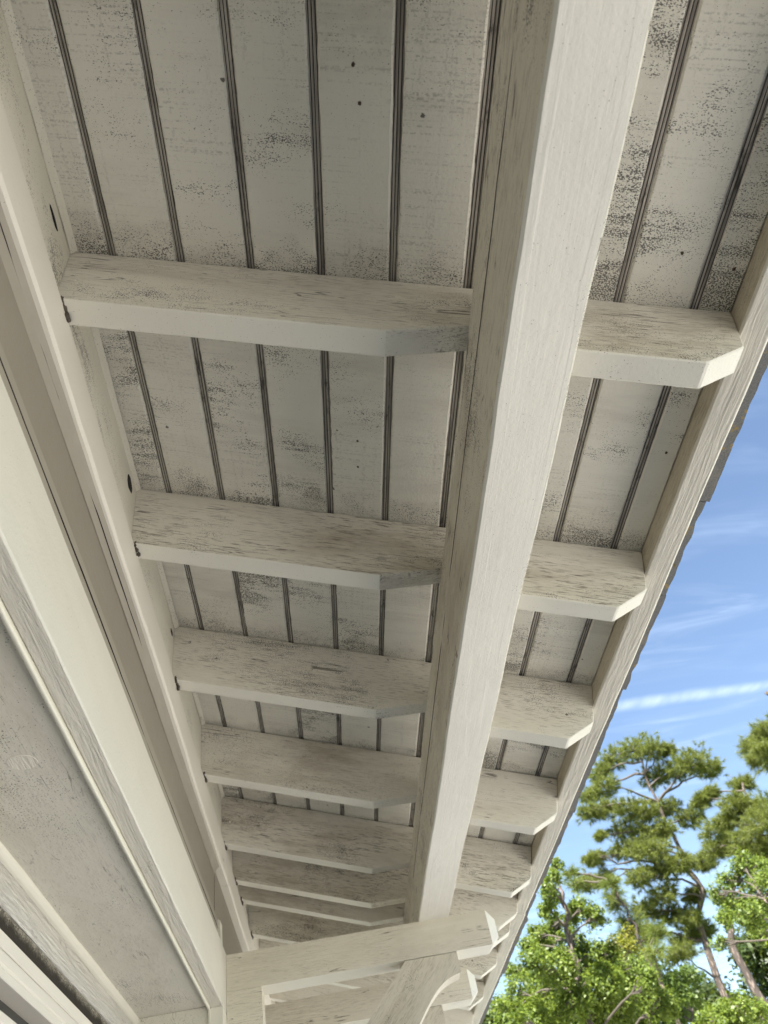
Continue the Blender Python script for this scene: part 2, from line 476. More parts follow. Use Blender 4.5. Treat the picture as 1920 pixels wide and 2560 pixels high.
# slope frame of the roof: s runs down the slope from the ridge side, D is depth below the soffit
CA, SA = 3 / math.sqrt(10), 1 / math.sqrt(10)
def P(s, D): return (s * CA - D * SA, 1.0 - s * SA - D * CA)
def PX(x, D=0.0): return P(x / CA, D)        # x measured on the soffit plane

Y0, Y1 = -5.0, 5.4            # extent of the eave along the wall

# ------------------------------------------------------------------ ground
def sheet(name, x0, x1, y0, y1, z, mat, nx=1, ny=1):
    vs = [(x0 + (x1 - x0) * i / nx, y0 + (y1 - y0) * j / ny, z) for j in range(ny + 1) for i in range(nx + 1)]
    fs = [(j * (nx + 1) + i, j * (nx + 1) + i + 1, (j + 1) * (nx + 1) + i + 1, (j + 1) * (nx + 1) + i) for j in range(ny) for i in range(nx)]
    o = link(name, mesh(name, vs, fs, [mat]))
    o['kind'] = 'structure'
    return o
ground = sheet('ground', -500, 500, -500, 500, -0.06, M['grass'])
pave = bpy.data.objects.new('pavement', None); COL.objects.link(pave); pave['kind'] = 'structure'
for i in range(-6, 9):
    for j in range(0, 5):
        x0, y0 = 2.2 + j * 1.8, i * 1.8
        run_y('slab', [(x0, -H - 0.1), (x0 + 1.785, -H - 0.1), (x0 + 1.785, -H), (x0, -H)], [y0, y0 + 1.785], [M['concrete']], [0] * 4, pave, 0.006)
porch = box('porch_floor', -0.6, 2.19, -8.0, 9.0, -H - 0.1, -H - 0.005, M['floor'], None, 0.004)
porch['kind'] = 'structure'

# ------------------------------------------------------------------ wall under the eave
wall = thing('house_wall', 'cream painted house wall and window head along the left, under the eave', 'wall', (-0.6, 2.0, 0))
YP = 2.09                     # face of the pilaster that closes the window bay
YS = steps(Y0, YP, 0.07)
RAF = [-4.84, -4.43, -4.03, -3.62, -3.21, -2.81, -2.41, -2.00, -1.60, -1.20, -0.80, -0.396, 0.012, 0.462, 0.914, 1.320, 1.726, 2.127, 2.392, 2.5535, 2.880, 3.285, 3.69, 4.10, 4.50, 4.91]
TR = 0.0381
run_y('top_plate', [(-0.300, 0.866), (-0.2585, 0.866), (-0.2575, 0.9445), (-0.300, 0.9445)], steps(Y0, Y1, 0.05), [M['trim']], [0] * 4, wall, 0.004, 0.0035, seed=1)
edges = [Y0] + [y for r in RAF for y in (r, r + TR)] + [Y1]
for k in range(0, len(edges), 2):
    a, b = edges[k] + 0.001, edges[k + 1] - 0.001
    run_y('frieze_block', [(-0.305, 0.945), (-0.264, 0.945), (-0.264, 1.087), (-0.305, 1.087)], steps(a, b, 0.06), [M['frieze']], [0] * 4, wall, 0.001, 0.001, seed=k)
    run_y('caulk_bead', [(-0.2645, 1.0745), (-0.2535, 1.0838), (-0.2645, 1.0862)], steps(a, b, 0.03), [M['frieze']], [0] * 3, wall, 0.0015, 0.0022, seed=k + 50)
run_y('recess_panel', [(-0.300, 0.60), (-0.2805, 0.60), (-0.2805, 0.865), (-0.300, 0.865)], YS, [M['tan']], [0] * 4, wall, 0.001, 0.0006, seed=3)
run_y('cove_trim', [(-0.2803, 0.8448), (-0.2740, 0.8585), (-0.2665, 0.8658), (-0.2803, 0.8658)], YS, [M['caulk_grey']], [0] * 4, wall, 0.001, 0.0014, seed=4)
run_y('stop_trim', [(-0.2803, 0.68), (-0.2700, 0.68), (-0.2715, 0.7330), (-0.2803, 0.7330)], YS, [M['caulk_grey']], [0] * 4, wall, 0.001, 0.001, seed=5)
run_y('header', [(-0.2884, 0.536), (-0.259, 0.536), (-0.259, 0.671), (-0.2884, 0.671)], steps(Y0, 5.0, 0.05), [M['header'], M['sawn']], [1, 0, 0, 0], wall, 0.0022, 0.0012, seed=6)
run_y('quarter_bead', [(-0.2884, 0.5365), (-0.2890, 0.5305), (-0.2925, 0.5298), (-0.2958, 0.5325), (-0.2968, 0.541), (-0.2884, 0.541)], YS, [M['caulk']], [0] * 6, wall, 0.0012, 0.0009, seed=7)
run_y('ceiling_panel', [(-0.466, 0.541), (-0.2890, 0.541), (-0.2890, 0.549), (-0.466, 0.549)], YS + [2.14], [M['panel']], [0] * 4, wall, 0.0005, 0.0006, seed=8)
run_y('lower_bead', [(-0.4655, 0.5408), (-0.4655, 0.5285), (-0.4595, 0.5300), (-0.4545, 0.5345), (-0.4530, 0.5408)], YS, [M['caulk']], [0] * 5, wall, 0.001, 0.0010, seed=9)
run_y('head_trim', [(-0.49, 0.482), (-0.465, 0.482), (-0.465, 0.540), (-0.49, 0.540)], YS, [M['head_trim']], [0] * 4, wall, 0.002, 0.001, seed=10)
mb = run_y('drip_board', [(-0.49, 0.4465), (-0.4605, 0.4465), (-0.4655, 0.4640), (-0.4675, 0.4815), (-0.49, 0.4815)], steps(Y0, YP, 0.03), [M['mould']], [0] * 5, wall, 0.001, 0.001, seed=11)
for v in mb.data.vertices: v.co.z -= (0.4465 + H)
mb.location = (0, 0, 0.4465 + H)
win = run_y('window', [(-0.50, 0.4275), (-0.4575, 0.4275), (-0.4560, 0.4462), (-0.50, 0.4462)], YS, [M['frame']], [0] * 4, wall, 0.002)
run_y('frame_rail', [(-0.50, 0.395), (-0.459, 0.395), (-0.459, 0.4065), (-0.4615, 0.4085), (-0.4585, 0.4105), (-0.4585, 0.4262), (-0.50, 0.4262)], YS, [M['frame']], [0] * 7, win, 0.0012)
run_y('pane', [(-0.499, 0.30), (-0.489, 0.30), (-0.489, 0.394), (-0.499, 0.394)], YS, [M['glass']], [0] * 4, win, 0.0)
run_y('sash_rail', [(-0.488, 0.318), (-0.462, 0.318), (-0.462, 0.3435), (-0.466, 0.3465), (-0.462, 0.3495), (-0.462, 0.3625), (-0.488, 0.3625)], YS, [M['frame']], [0] * 7, win, 0.0015)
run_y('pane', [(-0.484, -0.75), (-0.476, -0.75), (-0.476, 0.317), (-0.484, 0.317)], [Y0, YP], [M['glass']], [0] * 4, win, 0.0)
box('wall_panel', -0.60, -0.465, Y0, YP, -H, -0.75, M['wall'], wall)
box('wall_panel', -4.6, -0.50, Y0, 5.0, -H, 0.535, M['wall'], wall)  # unseen house body, added as a closed box to block light
box('pilaster', -0.500, -0.2905, YP, 5.0, -H, 0.5405, M['panel'], wall, 0.002)
box('pilaster', -0.2890, -0.2592, YP - 0.004, 5.0, -H, 0.5350, M['trim'], wall, 0.0025)
run_y('corner_bead', [(-0.2925, -H), (-0.2885, -H), (-0.2885, 0.532), (-0.2925, 0.532)], [YP - 0.007, YP + 0.002], [M['caulk']], [0] * 4, wall, 0.001)
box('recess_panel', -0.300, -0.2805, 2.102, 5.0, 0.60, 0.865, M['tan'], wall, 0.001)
run_y('blocking_stub', [(-0.2803, 0.67), (-0.2655, 0.67), (-0.2670, 0.735), (-0.2803, 0.740)], [2.108, 2.146], [M['trim']], [0] * 4, wall, 0.001)
run_y('joint_gap', [(-0.2735, 0.8595), (-0.2745, 0.8575), (-0.2750, 0.8590)], steps(Y0, YP, 0.03), [M['hole']], [0] * 3, wall, 0.0, 0.0016, seed=80)
run_y('joint_gap', [(-0.2700, 0.7120), (-0.2703, 0.7108), (-0.2715, 0.7114)], steps(Y0, YP, 0.03), [M['hole']], [0] * 3, wall, 0.0, 0.0014, seed=81)
box('light_block_board', -0.345, -0.312, Y0, Y1, 0.83, 1.105, M['hole'], wall)  # unseen board added behind the frieze to stop sky light leaking through gaps
# holes rotted into the frieze, each beside a rafter
for (y, z, ry, rz) in ((0.398, 1.043, 0.019, 0.0055), (0.868, 1.046, 0.020, 0.017), (1.292, 1.046, 0.012, 0.007)):
    b = blob('rot_hole', (-0.2638, y, z), (0.0012, ry, rz), M['hole'], wall, seed=y, amp=0.25)

kz = 0.5403
kn = run_y('knot', [(-0.4305, kz - 0.0004), (-0.4005, kz - 0.0004), (-0.4005, kz + 0.001), (-0.4305, kz + 0.001)], [0.0, 0.001], [M['sawn']], [0] * 4, wall, 0.0)
vs = []; nk = 22
for i in range(nk):
    a = 2 * math.pi * i / nk; r = 1 + 0.12 * mnoise.noise(Vector((math.cos(a) * 2, math.sin(a) * 2, 4)))
    vs.append((-0.363 + 0.6 + 0.019 * r * math.cos(a), 0.895 - 2.0 + 0.018 * r * math.sin(a), H + kz))
me = mesh('knot', vs + [(v[0], v[1], v[2] + 0.002) for v in vs], [tuple(range(nk)), tuple(range(nk, 2 * nk))] + [(i, (i + 1) % nk, nk + (i + 1) % nk, nk + i) for i in range(nk)], [M['sawn']])
kn.data = me

# ------------------------------------------------------------------ roof
roof = thing('porch_roof', 'white painted eave seen from below, exposed rafters under grooved soffit boards', 'roof', (0.2, 2.0, H + 0.9))
XG = [-0.2063, -0.1099, -0.0129, 0.0828, 0.1775, 0.2748, 0.3700, 0.4653, 0.5596]
GW = 0.0058                   # half width of a groove
edges_x = [-0.34] + XG + [0.6045]
YR = steps(-0.6, 3.6, 0.009) + steps(3.65, Y1, 0.1)
for k in range(len(edges_x) - 1):
    xa = edges_x[k] + (GW if k else 0); xb = edges_x[k + 1] - (GW if k < len(edges_x) - 2 else 0)
    pr = [PX(xa), PX(xb), PX(xb, -0.008), PX(xa, -0.008)]
    run_y('soffit_board', pr, YR, [M['soffit']], [0] * 4, roof, 0.0024, 0.0013, seed=20 + k, ragged=0.0011)
for k, xg in enumerate(XG):
    n = 4; top = []; gm = [1]
    for i in range(n):
        a = xg - GW - 0.002 + (2 * GW + 0.004) * i / n; b = a + (2 * GW + 0.004) / n
        top += [PX(a + 0.0002, -0.0052), PX(a + 0.0006, -0.0036), PX(b - 0.0006, -0.0036), PX(b - 0.0002, -0.0052)]
        gm += [1, 0, 1, 1]
    pr = [PX(xg - GW - 0.002, -0.0105)] + top + [PX(xg + GW + 0.002, -0.0105)]
    run_y('groove_strip', pr, steps(Y0, Y1, 0.08), [M['groove'], M['groove_dark']], gm[:len(pr) - 1] + [1], roof, 0.0, 0.0006, seed=40 + k)
box_pr = [P(-0.36, -0.011), P(0.6372, -0.011), P(0.6372, -0.022), P(-0.36, -0.022)]
run_y('roof_deck', [P(-5.2, -0.011), P(0.690, -0.011), P(0.690, -0.022), P(-5.2, -0.022)], [Y0, Y1], [M['wall']], [0] * 4, roof, 0.0)
# rafters: level seat cut over the beam, tail chamfered at the fascia
rp = [(-0.300, 0.9462), (-0.300, 1.0 + 0.300 / 3 - 0.0012), PX(0.6040, 0.0012), P(0.6366, 0.090), P(0.5865, 0.1360),
      (0.3345, PX(0.3345 + 0.043, 0.1360)[1] + 0.0005), (0.3345, 0.8085), (0.1442, 0.8085), PX(-0.215, 0.1360)]
rm = [0, 0, 0, 1, 1, 0, 0, 1, 1]
def rafter_mesh(seed):
    pr, em = chamfered(rp, rm, 0.0022)
    n = len(pr); ys = [0, TR]
    vs, fs, mi = [], [], []
    for y in (0.0, 0.0018, TR - 0.0018, TR):
        c = Vector((0.17, 0.88))
        for x, z in pr:
            q = Vector((x * 7 + seed * 3, y * 40, z * 7))
            k = 0.0018 if y in (0.0, TR) else 0.0
            d = Vector((x, z)) - c
            # round the long arrises slightly
            sx = -k if d.x > 0.36 else 0.0
            sz = k * (1 if z < 0.95 - x / 3 - 0.06 + 0.05 else -1) * 0.8
            vs.append((x + sx + mnoise.noise(q) * 0.0010 - 0.2, y, z + sz + mnoise.noise(q + Vector((9, 2, 5))) * 0.0014 - 0.9))
    for k in range(3):
        a, c = k * n, (k + 1) * n
        for i in range(n):
            j = (i + 1) % n
            fs.append((a + i, a + j, c + j, c + i)); mi.append(em[i])
    fs.append(tuple(range(n))); mi.append(0)
    fs.append(tuple(3 * n + i for i in range(n))); mi.append(0)
    return mesh('rafter', vs, fs, [M['rafter_side'], M['rafter_under']], mi)
rmeshes = [rafter_mesh(s) for s in range(4)]
for k, y in enumerate(RAF):
    o = link('rafter', rmeshes[k % 4], roof, (0, y - 2.0, 0))
    if y > 0.2 and y < 3.4:
        # damp dirt and cobweb caught where the rafter meets the plate
        for q in range(3):
            d = blob('dirt_clump', (-0.2565 + 0.001 * q, y + 0.004 + 0.010 * q, 0.945 - 0.003 * q), (0.0030, random.uniform(0.005, 0.010), random.uniform(0.004, 0.008)), M['nest'], None, seed=k * 3 + q, amp=0.8)
            d.parent = o; d.location = (-0.2, -y, -0.9 - H)
for o in [c for c in roof.children if c.name.startswith('rafter') and c.location.y > -1.7 and c.location.y < 0.8]:
    for (x, D) in ((-0.222, 0.030), (-0.212, 0.082), (0.40, 0.06)):
        px, pz = PX(x + random.uniform(-0.008, 0.008), D + random.uniform(-0.01, 0.01))
        d = blob('nail_head', (px, 0, pz), (0.0036, 0.0016, 0.0030), M['rafter_side'], None, seed=px * 50 + o.location.y, amp=0.5)
        d.parent = o; d.location = (-0.2, 0, -0.9 - H)
# face-nail dents and popped nail heads on the boards
for (x, y) in ((0.128, 0.205), (0.135, 0.245), (0.131, 0.745), (0.1315, 0.800), (0.525, 0.39), (0.587, 0.70), (0.589, 0.405)):
    px, pz = PX(x, 0.0006)
    blob('nail_head', (px, y, pz), (0.0019, 0.0023, 0.0012), M['nail'], roof, seed=x * 90, amp=1.1)
# fascia in two lengths, end joint over a rafter
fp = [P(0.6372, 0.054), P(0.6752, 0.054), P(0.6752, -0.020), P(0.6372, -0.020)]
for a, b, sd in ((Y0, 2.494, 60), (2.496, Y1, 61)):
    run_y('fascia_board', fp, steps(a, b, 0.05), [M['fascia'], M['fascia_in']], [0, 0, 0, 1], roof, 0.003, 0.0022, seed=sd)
# shingles: ragged lower edges, every tab a little different
y = Y0; k = 0
while y < Y1:
    w = random.uniform(0.20, 0.34)
    ext = 0.0390 + random.uniform(-0.0035, 0.0035)
    tilt = random.uniform(-0.005, 0.005)
    vs, fs = [], []
    ys = steps(y + 0.0012, y + w - 0.0012, 0.012)
    for i, yy in enumerate(ys):
        e = 0.6752 + ext + tilt * (i / len(ys) - 0.5) + 0.0034 * mnoise.noise(Vector((yy * 30, k, 0))) + 0.0035 * mnoise.noise(Vector((yy * 9, k * 3.1, 5)))
        sag = 0.003 * mnoise.noise(Vector((yy * 6, 2, 8)))
        for (s, D) in ((0.40, -0.0225), (e, -0.0195 + sag), (e + 0.001, -0.0235 + sag), (e - 0.001, -0.0275 + sag), (0.40, -0.030)):
            x_, z_ = P(s, D); vs.append((x_ - 0.2, yy - 2.0, z_ - 0.9))
    for i in range(len(ys) - 1):
        for j in range(5):
            jj = (j + 1) % 5
            fs.append((i * 5 + j, i * 5 + jj, (i + 1) * 5 + jj, (i + 1) * 5 + j))
    fs.append(tuple(range(5))); fs.append(tuple((len(ys) - 1) * 5 + j for j in range(5)))
    link('shingle', mesh('shingle', vs, fs, [M['shingle']]), roof)
    y += w; k += 1
run_y('roof_covering', [P(-5.2, -0.0235), P(0.60, -0.031), P(0.60, -0.040), P(-5.2, -0.036)], [Y0, Y1], [M['shingle']], [0] * 4, roof, 0.0)
for q in range(14):
    yy = random.uniform(0.6, 3.4)
    x_, z_ = P(0.7115 + random.uniform(-0.004, 0.002), -0.0225)
    blob('moss', (x_, yy, z_), (0.004, random.uniform(0.005, 0.014), 0.0025), M['moss'], roof, seed=q, amp=0.8)

# ------------------------------------------------------------------ beam
beam = thing('support_beam', 'long white square beam running under the rafters, resting on the knee brackets', 'beam', (0.292, 2.0, H + 0.666))
run_y('timber', [(0.250, 0.666), (0.3345, 0.666), (0.3345, 0.807), (0.250, 0.807)], steps(Y0, 3.0, 0.045), [M['beam_under'], M['beam_side']], [0, 1, 1, 1], beam, 0.003, 0.0030, seed=70, cap=1)
# long drying crack low on its inner face
run_y('crack', [(0.2494, 0.7560), (0.2502, 0.7555), (0.2502, 0.7566)], steps(Y0, 2.1, 0.03), [M['hole']], [0] * 3, beam, 0.0, 0.0016, seed=71)

# ------------------------------------------------------------------ knee brackets
def bracket(label, y, first):
    t = thing('knee_bracket', label, 'bracket', (-0.21, y, H + 0.2), 'knee brackets under the beam')
    W_ = 0.084
    def at(p): return (p[0] + 0.21, p[1], p[2] - 0.2)
    # arm with all four arrises of its free end cut back
    x0, x1, z0, z1, c = -0.2585, 0.4335, 0.5815, 0.6655, 0.024
    ring = lambda x, d: [(x, d, z0 + d), (x, W_ - d, z0 + d), (x, W_ - d, z1 - d), (x, d, z1 - d)]
    vs = []
    for x, d in ((x0, 0.0), (x1, 0.0), (x1 + c, c * 0.85)): vs += [at(p) for p in ring(x, d)]
    fs = [(0, 1, 2, 3), (8, 9, 10, 11)]; mi = [0, 1]
    for k in range(2):
        for i in range(4):
            j = (i + 1) % 4
            fs.append((k * 4 + i, k * 4 + j, k * 4 + 4 + j, k * 4 + 4 + i)); mi.append((1 if i == 0 else 0) if k == 0 else 1)
    link('arm', mesh('arm', vs, fs, [M['brace'], M['rafter_under']], mi), t)
    # leg fixed to the wall
    zb = -0.45
    vs = [at(p) for p in ((-0.2585, 0, zb), (-0.1715, 0, zb), (-0.1715, W_, zb), (-0.2585, W_, zb),
                          (-0.2585, 0, 0.5808), (-0.1715, 0, 0.5808), (-0.1715, W_, 0.5808), (-0.2585, W_, 0.5808))]
    fs = [(0, 1, 2, 3), (4, 5, 6, 7), (0, 1, 5, 4), (1, 2, 6, 5), (2, 3, 7, 6), (3, 0, 4, 7)]
    o = link('leg', mesh('leg', vs, fs, [M['brace']]), t)
    # diagonal brace whose outer end is sawn to a hollow curve
    d = Vector((-0.7, -0.714)).normalized(); L = 0.50
    a = Vector((0.198, 0.5800))
    nrm = Vector((0.714, -0.7)).normalized()
    out = [a, Vector((0.3357, 0.5800)), Vector((0.3357, 0.5325))]
    curve = [(0.318, 0.529), (0.300, 0.523), (0.2815, 0.5135), (0.264, 0.500), (0.247, 0.484), (0.231, 0.4665), (0.215, 0.4470), (0.200, 0.4290)]
    out += [Vector(q) for q in curve]
    b0 = a + d * L
    s_ = (-0.1712 - b0.x)
    lower_in = a + d * ((a.x + 0.1712) / 0.7)
    far = Vector((0.195, 0.4235)); k_ = (far.x + 0.1712) / 0.7
    lower_out = far + d * k_
    out += [lower_out, lower_in]
    th0, th1 = 0.005, 0.073
    n = len(out); vs, fs, mi = [], [], []
    for yy in (th0, th0 + 0.026, th0 + 0.030, th0 + 0.034, th1):
        for p in out:
            q = Vector(p)
            if yy == th0 + 0.030: q = q + Vector((-0.0012, 0.0015)) * (1 if p.x > -1 else 0)
            vs.append(at((q.x, yy, q.y)))
    for k in range(4):
        for i in range(n):
            j = (i + 1) % n
            fs.append((k * n + i, k * n + j, (k + 1) * n + j, (k + 1) * n + i)); mi.append(1 if 1 <= i < n - 1 else 0)
    fs.append(tuple(range(n))); mi.append(0)
    fs.append(tuple(4 * n + i for i in range(n))); mi.append(0)
    link('brace', mesh('brace', vs, fs, [M['brace_diag'], M['brace']], mi), t)
    return t
bracket('nearer white timber knee bracket, its arm crossing under the beam end', 2.159, True)
bracket('farther knee bracket, mostly hidden behind the nearer one', 2.672, False)

# ------------------------------------------------------------------ trees
C_pineB = [(25.62, 23.86, 1.0), (23.82, 23.62, 0.9), (22.54, 23.1, 0.8), (26.89, 23.33, 0.8), (27.86, 23.0, 0.5), (29.18, 21.76, 1.1), (29.84, 20.98, 0.8), (27.89, 21.65, 0.9), (26.15, 21.66, 0.9), (22.36, 22.14, 0.9), (21.24, 21.91, 0.6), (20.81, 20.93, 0.7), (21.85, 20.75, 0.8), (23.53, 20.38, 0.9), (24.47, 19.78, 0.8), (25.98, 19.64, 0.8), (22.49, 19.18, 0.9), (23.88, 18.57, 0.8), (25.12, 18.42, 0.7), (27.23, 18.62, 0.8), (22.93, 17.81, 0.8), (24.07, 17.49, 0.9), (21.98, 18.07, 0.7), (20.07, 18.06, 0.5), (19.6, 18.08, 0.4), (20.85, 19.31, 0.3), (23.96, 16.3, 0.9), (22.32, 16.25, 0.8), (25.34, 16.31, 0.8), (26.62, 15.94, 0.7), (18.85, 16.84, 0.6), (19.99, 16.76, 0.7), (23.33, 14.99, 0.8), (21.92, 14.4, 0.8), (23.29, 13.76, 0.7), (24.47, 13.25, 0.7), (23.69, 12.34, 0.8), (24.81, 12.42, 0.6), (21.34, 13.13, 0.8), (22.82, 11.66, 0.7), (25.25, 14.37, 0.6)]
C_pineA = [(28.53, 17.38, 0.9), (30.3, 18.46, 0.9), (29.31, 17.74, 0.7), (31.45, 19.44, 0.6), (29.17, 19.58, 0.5), (28.42, 19.29, 0.5), (31.15, 17.96, 0.8), (31.59, 16.99, 1.2), (30.15, 16.25, 1.1), (29.06, 16.29, 0.8), (30.6, 15.31, 1.0), (27.77, 16.39, 0.7), (32.55, 17.47, 1.2), (32.09, 15.81, 1.3), (31.02, 14.2, 1.2)]
C_pineC = [(33.27, 21.28, 0.6), (33.83, 21.4, 0.8), (33.93, 20.81, 0.7), (33.03, 20.49, 0.5), (34.83, 21.12, 1.1), (34.4, 20.08, 0.9), (34.7, 21.84, 0.8)]
C_sapling = [(20.4, 16.35, 0.45), (20.23, 15.7, 0.6), (20.21, 15.12, 0.45), (17.88, 17.69, 0.35), (17.96, 16.96, 0.4), (20.45, 14.1, 0.6), (20.62, 13.49, 0.6), (22.21, 13.09, 0.55), (20.99, 12.84, 0.7), (21.55, 12.15, 0.6), (19.8, 13.13, 0.5)]
C_yellow = [(20.15, 13.42, 0.5), (19.33, 13.06, 0.6), (18.85, 12.71, 0.45), (20.02, 12.62, 0.6)]
C_left = [(17.15, 18.27, 0.45), (16.69, 17.67, 0.5), (16.12, 17.1, 0.6), (16.13, 16.5, 0.6), (17.07, 15.59, 0.7), (15.68, 15.91, 0.6), (18.02, 15.37, 0.7), (18.68, 14.72, 0.6), (15.89, 14.89, 0.8), (14.61, 14.51, 0.7), (13.69, 14.14, 0.6), (14.89, 13.7, 0.9), (16.61, 13.78, 0.8), (17.47, 12.84, 0.8), (18.61, 12.4, 0.8), (13.56, 13.06, 0.9), (15.04, 12.56, 1.0), (16.48, 11.97, 1.0), (17.81, 11.23, 1.0), (19.45, 11.3, 0.9), (20.6, 10.77, 0.7), (12.38, 12.84, 0.6), (11.98, 11.58, 1.0), (13.56, 11.44, 1.1), (15.15, 10.75, 1.1), (16.84, 10.14, 1.2), (18.32, 9.9, 1.0), (19.89, 9.89, 0.9), (11.17, 10.7, 0.9), (20.66, 9.29, 0.8), (12.6, 10.16, 1.1), (14.49, 9.52, 1.1), (16.38, 8.96, 1.1), (18.34, 8.71, 1.1)]
C_right = [(29.01, 15.21, 0.7), (29.75, 14.6, 0.8), (27.94, 14.66, 0.7), (26.73, 14.05, 0.6), (27.45, 13.37, 0.9), (29.05, 13.37, 1.0), (28.01, 12.46, 0.9), (28.83, 12.05, 0.8), (26.55, 12.69, 0.6), (25.41, 11.53, 0.45), (28.07, 11.27, 0.6), (30.19, 13.5, 1.0), (29.67, 12.26, 1.0)]
C_bush = [(24.94, 8.29, 0.7), (23.95, 8.11, 0.7), (25.48, 7.83, 0.7), (26.14, 7.42, 0.6), (23.01, 7.83, 0.7), (24.34, 7.53, 0.8), (25.53, 7.01, 0.8)]
C_midbush = [(21.42, 8.69, 0.8), (22.39, 9.65, 0.8), (22.51, 8.86, 0.6), (21.93, 10.45, 0.7), (23.08, 10.44, 0.6)]
C_trunkB = [(24.89, 5.13), (24.96, 6.66), (24.55, 8.88), (24.68, 11.54), (24.82, 12.88), (25.82, 14.4), (25.72, 15.5), (25.65, 16.93), (25.52, 18.51), (25.59, 20.08), (25.6, 22.05), (25.79, 23.69)]
C_trunkA = [(26.41, 5.18), (26.46, 8.0), (26.33, 9.2), (26.12, 10.9), (26.18, 11.6), (27.26, 13.42), (28.64, 14.94), (29.97, 16.51), (31.16, 18.17), (31.45, 19.44)]

def polar(az, el, d):
    a, e = math.radians(az), math.radians(el)
    return np.array((d * math.sin(a), d * math.cos(a), H + d * math.tan(e)))

def tube_mesh(paths, sides=7):
    """paths: list of (points Nx3, radii N)"""
    vs, fs = [], []
    for pts, rad in paths:
        pts = np.asarray(pts, float); n = len(pts); b = len(vs)
        for i in range(n):
            t = pts[min(i + 1, n - 1)] - pts[max(i - 1, 0)]
            t = t / (np.linalg.norm(t) + 1e-9)
            u = np.cross(t, (0.3, 0.9, 0.1)); u /= np.linalg.norm(u) + 1e-9
            v = np.cross(t, u)
            for k in range(sides):
                a = 2 * math.pi * k / sides
                vs.append(pts[i] + rad[i] * (math.cos(a) * u + math.sin(a) * v))
        for i in range(n - 1):
            for k in range(sides):
                k2 = (k + 1) % sides
                fs.append((b + i * sides + k, b + i * sides + k2, b + (i + 1) * sides + k2, b + (i + 1) * sides + k))
        fs.append(tuple(b + (n - 1) * sides + k for k in range(sides)))
    return vs, fs

def quick_mesh(name, verts, per, mat, smooth=False):
    """verts (N*per,3); each run of `per` vertices is one face"""
    nf = len(verts) // per
    me = bpy.data.meshes.new(name)
    me.vertices.add(len(verts)); me.vertices.foreach_set('co', np.ascontiguousarray(verts, np.float32).ravel())
    me.loops.add(nf * per); me.loops.foreach_set('vertex_index', np.arange(nf * per, dtype=np.int32))
    me.polygons.add(nf)
    me.polygons.foreach_set('loop_start', np.arange(0, nf * per, per, dtype=np.int32))
    me.materials.append(mat)
    me.update(calc_edges=True); me.validate()
    return me

def unit(v): return v / (np.linalg.norm(v, axis=-1, keepdims=True) + 1e-9)

def smooth_path(p, n):
    p = np.asarray(p, float); t = np.linspace(0, len(p) - 1, n)
    i = np.clip(t.astype(int), 0, len(p) - 2); f = (t - i)[:, None]
    f = f * f * (3 - 2 * f) * 0.5 + f * 0.5
    return p[i] * (1 - f) + p[i + 1] * f

def clump_centres(clumps, d, spread):
    out = []
    for az, el, r in clumps:
        dd = d * (1 + rng.normal(0, spread))
        out.append((polar(az, el, dd), dd * math.radians(r) * 1.10))
    return out

def skeleton(trunk, r0, r1, cents, tips, lr=0.05):
    """trunk path plus one curved limb per clump and twigs to its tufts"""
    tp = smooth_path(trunk, 26)
    tp[1:-1] += rng.normal(0, 0.035, (24, 3)) * np.array((1, 1, 0.2))
    main = [(tp, np.linspace(r0, r1, 26))]
    fine = []
    for (c, R), tt in zip(cents, tips):
        below = tp[tp[:, 2] < c[2] - 0.12 * abs(np.linalg.norm(c[:2] - tp[-1, :2])) - 0.05]
        if not len(below): below = tp[:2]
        dist = np.linalg.norm(below - c, axis=1) + 0.55 * (c[2] - below[:, 2])
        j = int(np.argmin(dist)); s = below[j]
        m = (s + c) / 2 + np.array((rng.normal(0, 0.05), rng.normal(0, 0.05), 0.10)) * np.linalg.norm(c - s)
        t = np.linspace(0, 1, 7)[:, None]
        pth = s * (1 - t) ** 2 + 2 * m * t * (1 - t) + c * t ** 2
        pth[1:-1] += rng.normal(0, 0.02, (5, 3)) * np.linalg.norm(c - s)
        L = np.linalg.norm(c - s)
        main.append((pth, np.linspace(min(lr, 0.016 + 0.014 * L), 0.008, 7)))
        for q in tt[:: max(1, len(tt) // 9)]:
            k = pth[rng.integers(4, 7)]
            mm = (k + q) / 2 + rng.normal(0, 0.06, 3) * np.linalg.norm(q - k)
            fine.append((np.array((k, mm, q)), np.array((0.009, 0.006, 0.003))))
    return main, fine

def finish_tree(name, label, cat, group, base, main, fine, crown_me, bark):
    t = thing(name, label, cat, tuple(base), group)
    vs, fs = tube_mesh(main[:1], 10)
    me = mesh('trunk', [v - base for v in vs], fs, [bark], smooth=True); link('trunk', me, t)
    if main[1:]:
        vs, fs = tube_mesh(main[1:], 6)
        v2, f2 = tube_mesh(fine, 4)
        k = len(vs)
        fs = fs + [tuple(i + k for i in f) for f in f2]
        me = mesh('limbs', [v - base for v in vs + v2], fs, [M['twig']], smooth=True); link('limbs', me, t)
    link('crown', crown_me, t)
    return t

